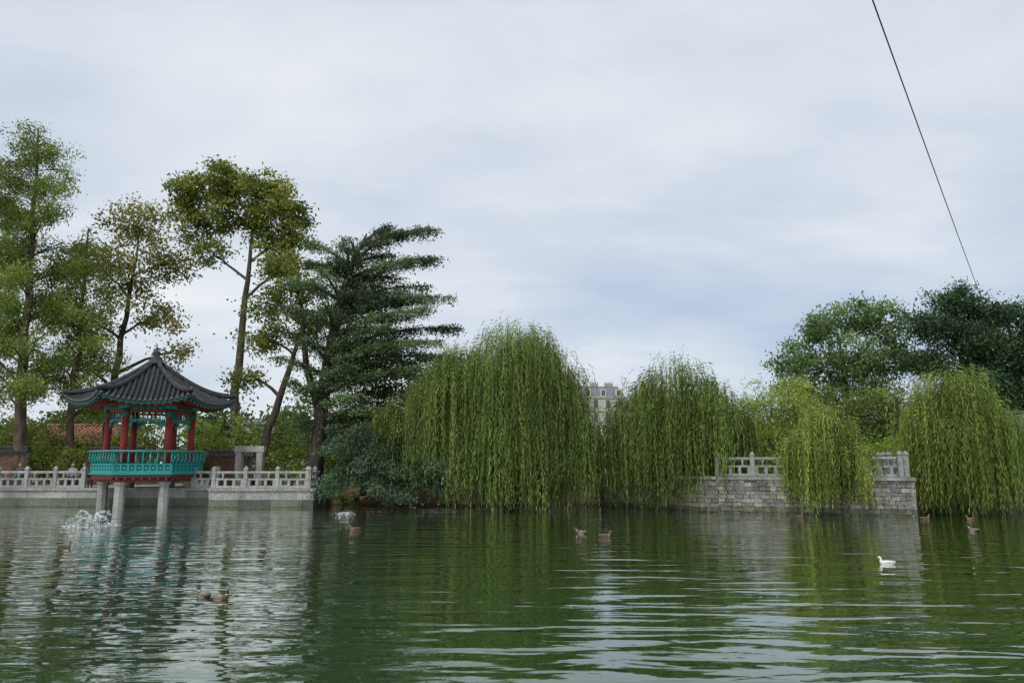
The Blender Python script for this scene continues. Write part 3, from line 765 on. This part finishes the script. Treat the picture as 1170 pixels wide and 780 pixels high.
tree('leaning_plane_tree',[(-16.2,48,.9),(-15.6,48,4.5),(-14.4,48,8.5),(-13.6,48,11.5)],.34,
  [(-15.8,48,12.6,1.5,1.6,1.3),(-14.2,48,13.9,1.6,1.6,1.4),(-16.2,48,10.4,1.4,1.6,1.1),(-13.2,48,11.2,1.4,1.6,1.2),(-15.5,48,15.2,1.2,1.3,1.1),(-17.2,48.5,8,1.2,1.2,.9)],
  dens=1.6,nleaf=80,sigma=.42,lsize=(.24,.14),col=(.12,.165,.04),col2=(.21,.20,.05))

def cedar():
    par=empty('atlas_cedar_tree'); mb=MB(); C=[];A=[];K=[]
    tp=[(-11.4,43.5,.7),(-11.2,43.5,4),(-10.8,43.5,8.5),(-10.2,43.5,12),(-9.5,43.5,14.5),(-8.8,43.5,16)]
    mb.tube(tp,[.5,.40,.33,.24,.14,.05],(.08,.066,.056),12)
    mb.tube([(-11.1,43.5,5),(-12.2,43.8,8),(-12.6,43.9,11.5)],[.28,.2,.08],(.08,.066,.056),8)
    B=[]
    def at(z): 
        zs=[p[2] for p in tp]; return (np.interp(z,zs,[p[0] for p in tp]),43.5,z)
    for tx,ty,tz,hw in[(-4.4,43,16.1,1.1),(-7.4,44,16.7,1.1),(-6.2,42.4,15.8,1.2),(-4.0,43.5,14.4,1.3),(-5.5,41.8,13.9,1.4),(-4.9,44,12.9,1.4),(-3.2,42.5,11.8,1.5),(-4.4,41.5,11.0,1.6),(-2.9,43.5,10.2,1.5),(-3.8,42,9.2,1.6),(-3.2,43,8.4,1.5),(-5.0,41.5,7.6,1.6),(-6.8,41.3,10.0,1.6),(-7.4,41.2,12.4,1.5),
        (-12.5,43,14.2,1.2),(-13.2,43,13.0,1.3),(-13.7,42.6,11.4,1.4),(-13.4,42.2,9.8,1.4),(-14,43,8.4,1.3),(-11,41.2,13.3,1.4),(-10.6,40.8,11.2,1.5),(-9.4,40.9,14.6,1.2),(-11.8,40.9,9.2,1.4),(-9.2,41,7.8,1.5),(-12.6,41.6,7.0,1.2),(-12.2,42.2,15.2,1.0),(-5.6,43,12.0,1.4),(-6.2,41.6,9.0,1.5)]:
        s=at(min(15.6,max(3,tz-.9-random.random()*.6))); B.append((s,(tx,ty,tz),hw))
    for i in range(30):
        z=4.0+11.3*((i+random.random())/30); az=random.uniform(0,6.283)
        k=np.interp(z,[4,8,11,14,15.5],[.8,.95,.95,.8,.55])*random.uniform(.55,.9)
        s=at(max(3,z-random.uniform(.3,1.0))); tx=-8.9+5.0*k*math.cos(az); ty=43.5+3.4*k*math.sin(az)
        B.append((s,(tx,ty,z+random.uniform(-.4,.3)),random.uniform(1.0,1.5)))
    conifer_boughs(mb,B,C,A,K,(.095,.135,.065),dens=165,size_sig=.13)
    C=np.concatenate(C);A=np.concatenate(A);K=np.concatenate(K);n=len(C)
    mb.build('trunk_and_boughs',M_BARK,par); leaves('needles',C,A,.19*rng.uniform(.6,1.3,n),.07*rng.uniform(.6,1.4,n),K,M_NEEDLE,par)
cedar()
def low_cedar():
    par=empty('weeping_blue_cedar'); mb=MB(); C=[];A=[];K=[]
    mb.tube([(-8.4,42.8,.5),(-8.2,42.7,2.5),(-7.8,42.3,4.2),(-7.2,42,5.0)],[.2,.16,.12,.05],(.07,.06,.05),8)
    B=[]
    for i in range(46):
        tx=random.uniform(-10.2,-2.4)
        f=(tx+10.2)/7.8
        tz=random.uniform(.4,3.6-1.6*f); ty=random.uniform(37.8,40.6)
        B.append(((-8.0+random.uniform(-.2,.6),42.0,min(5,tz+random.uniform(.6,1.8))),(tx,ty,tz),random.uniform(.5,.95)))
    conifer_boughs(mb,B,C,A,K,(.08,.125,.07),dens=125,droop=.5,rb=.06)
    C=np.concatenate(C);A=np.concatenate(A);K=np.concatenate(K);n=len(C)
    mb.build('trunk_and_boughs',M_BARK,par); leaves('needles',C,A,.19*rng.uniform(.6,1.3,n),.06*rng.uniform(.6,1.4,n),K,M_NEEDLE,par)
low_cedar()
tree('yew_tree',[(-6,46,.9),(-6,46,4),(-5.8,46,7)],.3,[(-8.2,46,6.0,1.9,1.6,1.8),(-5.4,46,7.2,2.2,1.6,1.8),(-3.0,46,7.4,1.9,1.6,1.6),(-5.5,46,4.2,2.6,1.4,1.9),(-9.4,46,3.6,1.8,1.4,2.0),(-1.5,46,4.5,2.2,1.4,2),(-11.8,46,4.4,1.5,1.3,1.8)],
  dens=1.9,nleaf=80,sigma=.42,lsize=(.24,.10),col=(.055,.09,.037),col2=(.085,.125,.045),mat=M_NEEDLE)

# ------------------------------------------------------------ right trees
tree('black_locust_tree',[(29.5,65,1),(29.5,65,6),(29.1,65,10),(29,65,13)],.4,
  [(25.4,65,11.3,2.3,2.4,1.8),(27.7,65,14.2,2.1,2.4,1.8),(30.5,65,15.0,2.2,2.4,1.8),(33.1,65,14.5,2.1,2.4,1.9),(24.6,65,9,1.6,2,1.2),(29,64,11.2,2.8,2.4,2.0),(32.5,64.5,11.5,2.4,2.4,1.8),(26.7,65,8.6,2.2,2,1.5),(30.5,64,8.5,2.6,2,1.8)],
  dens=.85,nleaf=70,sigma=.5,lsize=(.32,.17),col=(.10,.16,.06),col2=(.16,.21,.075),var=.30)
for (x,y,h) in[(36.3,60,16.8),(41.2,61,15.6)]:
    tree('black_pine_tree',[(x,y,1),(x+.3,y,h*.5),(x,y,h*.92)],.38,
      [(x,y,h-1.3,1.9,2,1.2),(x-2.0,y,h-3.2,2.1,2,1.3),(x+2.2,y,h-2.6,2.1,2,1.3),(x,y-1,h-4.8,2.8,2,1.4),(x-2.4,y,h-6.5,2.1,2,1.4),(x+2.4,y,h-5.8,2.4,2,1.4),(x,y-1,h-8.2,2.8,2,1.6),(x-1,y,h-10.5,2.8,2,1.8),(x+2,y,h-10.5,2.5,2,1.8)],
      dens=1.4,nleaf=90,sigma=.5,lsize=(.34,.12),col=(.036,.064,.032),col2=(.06,.095,.045),mat=M_NEEDLE)
tree('laurel_tree',[(21.5,48,1.5),(21.4,48,3.5),(21.2,48,5)],.2,[(20.3,48,5.4,1.9,1.6,1.7),(22.6,48,5.2,1.9,1.6,1.8),(18.6,48,5,1.6,1.5,1.6),(24.8,48,5.4,2,1.6,1.8),(21,47.5,3.4,2.5,1.4,1.5)],dens=1.8,nleaf=75,sigma=.4,lsize=(.24,.13),col=(.09,.13,.04),col2=(.16,.17,.05))
shrub('bamboo_clump',[(15.0,44,5.4,1.3,1.2,1.7),(16.8,44,5.6,1.3,1.2,1.7),(13.6,44,4.8,1.2,1.2,1.7),(17.8,43.5,3.8,1.4,1.2,1.6),(15.6,43.5,3.4,1.8,1.2,1.4)],dens=2.4,nleaf=80,sigma=.33,lsize=(.26,.06),col=(.19,.25,.055),col2=(.30,.33,.08),axz=-.9)
shrub('golden_shrub',[(18.6,38.6,2.8,.9,.7,.8),(19.8,39.2,2.7,.9,.7,.8),(17.3,38.4,2.6,.8,.7,.8)],dens=5,nleaf=80,sigma=.22,lsize=(.17,.06),col=(.18,.28,.045),axz=.3)
shrub('laurel_hedge',[(10.5+i*2.6,46+(i%3)*.8,2.9+(i%2)*.5,1.8,1.2,1.8) for i in range(9)],dens=1.8,nleaf=65,sigma=.38,lsize=(.22,.12),col=(.07,.11,.037),col2=(.12,.155,.045))
shrub('laurel_hedge',[(-12.5-i*2.7,50+(i%3)*1.0,2.6+(i%2)*.8,1.9,1.1,1.9) for i in range(11)],dens=1.6,nleaf=65,sigma=.38,lsize=(.22,.12),col=(.11,.16,.04),col2=(.23,.24,.05))
shrub('laurel_hedge',[(-9.5+i*2.1,48.2+(i%2)*.6,1.9+(i%2)*.5,1.6,1.0,1.5) for i in range(9)],dens=1.8,nleaf=60,sigma=.38,lsize=(.24,.13),col=(.05,.075,.03),col2=(.07,.10,.035))  # hedge added behind the willow to block low sky mirrored in the water
shrub('garden_shrub',[(-14.4,45,1.9,.9,.6,.9),(-13,44.8,2.2,.9,.7,1.1),(-18.8,47.4,2.4,1.1,.7,1.3),(-17.2,48,3.4,1.4,.8,1.8),(-19.5,48.5,3.2,1.2,.8,1.6)],dens=3.5,nleaf=80,sigma=.26,lsize=(.17,.10),col=(.10,.16,.035),col2=(.23,.26,.06))
shrub('garden_shrub',[(-29.0,47.5,2.6,1.3,.8,1.5),(-31.0,48,3.4,1.4,.9,2.0),(-33.5,47.5,2.6,1.5,.9,1.6),(-27.2,47,2.2,1.0,.6,1.1),(-25.2,49,3.4,1.2,.8,1.6)],dens=3,nleaf=80,sigma=.28,lsize=(.17,.10),col=(.13,.18,.04),col2=(.24,.26,.055))
shrub('waterside_plant',[(-9.7,42.6,.5,.7,.4,.4),(-8.6,42.0,.35,.5,.3,.3)],dens=14,nleaf=60,sigma=.14,lsize=(.2,.04),col=(.05,.09,.025),axz=.5)
lb=[]
for i in range(40):
    x=-100+i*5.4; y=105+random.uniform(-8,8); h=random.uniform(3.2,5.0)
    if 8<x<24: h=2.9
    lb.append((x,y,1+h,3.8,2.0,h))
shrub('distant_trees',lb,dens=.13,nleaf=100,sigma=1.0,lsize=(.75,.45),col=(.08,.12,.05),col2=(.15,.16,.06))

# ------------------------------------------------------------ world
w=bpy.data.worlds.new("World"); scn.world=w; w.use_nodes=True; nt=w.node_tree;N=nt.nodes;L=nt.links
for n in list(N): N.remove(n)
out=N.new('ShaderNodeOutputWorld'); sky=N.new('ShaderNodeTexSky'); sky.sky_type='NISHITA'; sky.sun_disc=False
sky.sun_elevation=R(50); sky.sun_rotation=R(210)
bg1=N.new('ShaderNodeBackground'); bg1.inputs['Strength'].default_value=.1; L.new(sky.outputs[0],bg1.inputs['Color'])
tc=N.new('ShaderNodeTexCoord'); sx=N.new('ShaderNodeSeparateXYZ'); L.new(tc.outputs['Generated'],sx.inputs[0])
def M(op,a,b_=None,clamp=False):
    x=N.new('ShaderNodeMath'); x.operation=op; x.use_clamp=clamp
    for i,v in enumerate((a,b_)):
        if v is None: continue
        if isinstance(v,(int,float)): x.inputs[i].default_value=v
        else: L.new(v,x.inputs[i])
    return x.outputs[0]
z=M('MAXIMUM',sx.outputs['Z'],0.0); zd=M('ADD',z,.20)
cb=N.new('ShaderNodeCombineXYZ'); L.new(M('DIVIDE',sx.outputs['X'],zd),cb.inputs[0]); L.new(M('DIVIDE',sx.outputs['Y'],zd),cb.inputs[1])
def wn(scale,detail,rough,st,off,dist=.3):
    mp=N.new('ShaderNodeMapping'); mp.inputs['Scale'].default_value=st; mp.inputs['Location'].default_value=off; L.new(cb.outputs[0],mp.inputs['Vector'])
    n=N.new('ShaderNodeTexNoise'); n.inputs['Scale'].default_value=scale; n.inputs['Detail'].default_value=detail; n.inputs['Roughness'].default_value=rough
    n.inputs['Distortion'].default_value=dist
    L.new(mp.outputs[0],n.inputs['Vector']); return n.outputs['Fac']
n1=wn(.55,6,.48,(1,1.3,1),(3.1,1.2,0)); n2=wn(1.7,7,.55,(.8,1.2,1),(7.3,2.2,0)); n3=wn(4.5,7,.55,(.6,1.2,1),(1.3,5.2,0),.6)
f=M('ADD',M('MULTIPLY',n1,.62),M('MULTIPLY',n2,.30)); f=M('ADD',f,M('MULTIPLY',n3,.08))
f=M('ADD',f,M('MULTIPLY',sx.outputs['X'],-.12)); f=M('ADD',f,M('MULTIPLY',z,.08))
cr=N.new('ShaderNodeValToRGB'); e=cr.color_ramp.elements
e[0].position=.38; e[0].color=(.50,.60,.77,1); e[1].position=.66; e[1].color=(.90,.93,.96,1)
e2=cr.color_ramp.elements.new(.50); e2.color=(.65,.725,.83,1)
L.new(f,cr.inputs[0])
zm=N.new('ShaderNodeMapRange'); zm.inputs['From Min'].default_value=.58;zm.inputs['From Max'].default_value=.95;zm.inputs['To Min'].default_value=1;zm.inputs['To Max'].default_value=1.7
L.new(z,zm.inputs['Value'])
bg2=N.new('ShaderNodeBackground'); L.new(cr.outputs[0],bg2.inputs['Color']); L.new(zm.outputs['Result'],bg2.inputs['Strength'])
mx=N.new('ShaderNodeMixShader'); mx.inputs[0].default_value=.92; L.new(bg1.outputs[0],mx.inputs[1]);L.new(bg2.outputs[0],mx.inputs[2]); L.new(mx.outputs[0],out.inputs['Surface'])
sl=bpy.data.lights.new('sun','SUN'); sl.energy=1.5; sl.angle=R(12); sl.color=(1,.96,.9)
so=bpy.data.objects.new('sun',sl); so.rotation_euler=(R(40),0,R(-30)); link(so)

# ------------------------------------------------------------ camera
cam=bpy.data.cameras.new('camera'); cam.sensor_width=36; cam.lens=26.2; cam.clip_end=6000
co=bpy.data.objects.new('camera',cam); co.location=(0,0,2.3); co.rotation_euler=(R(90+9.28),0,0); link(co); scn.camera=co
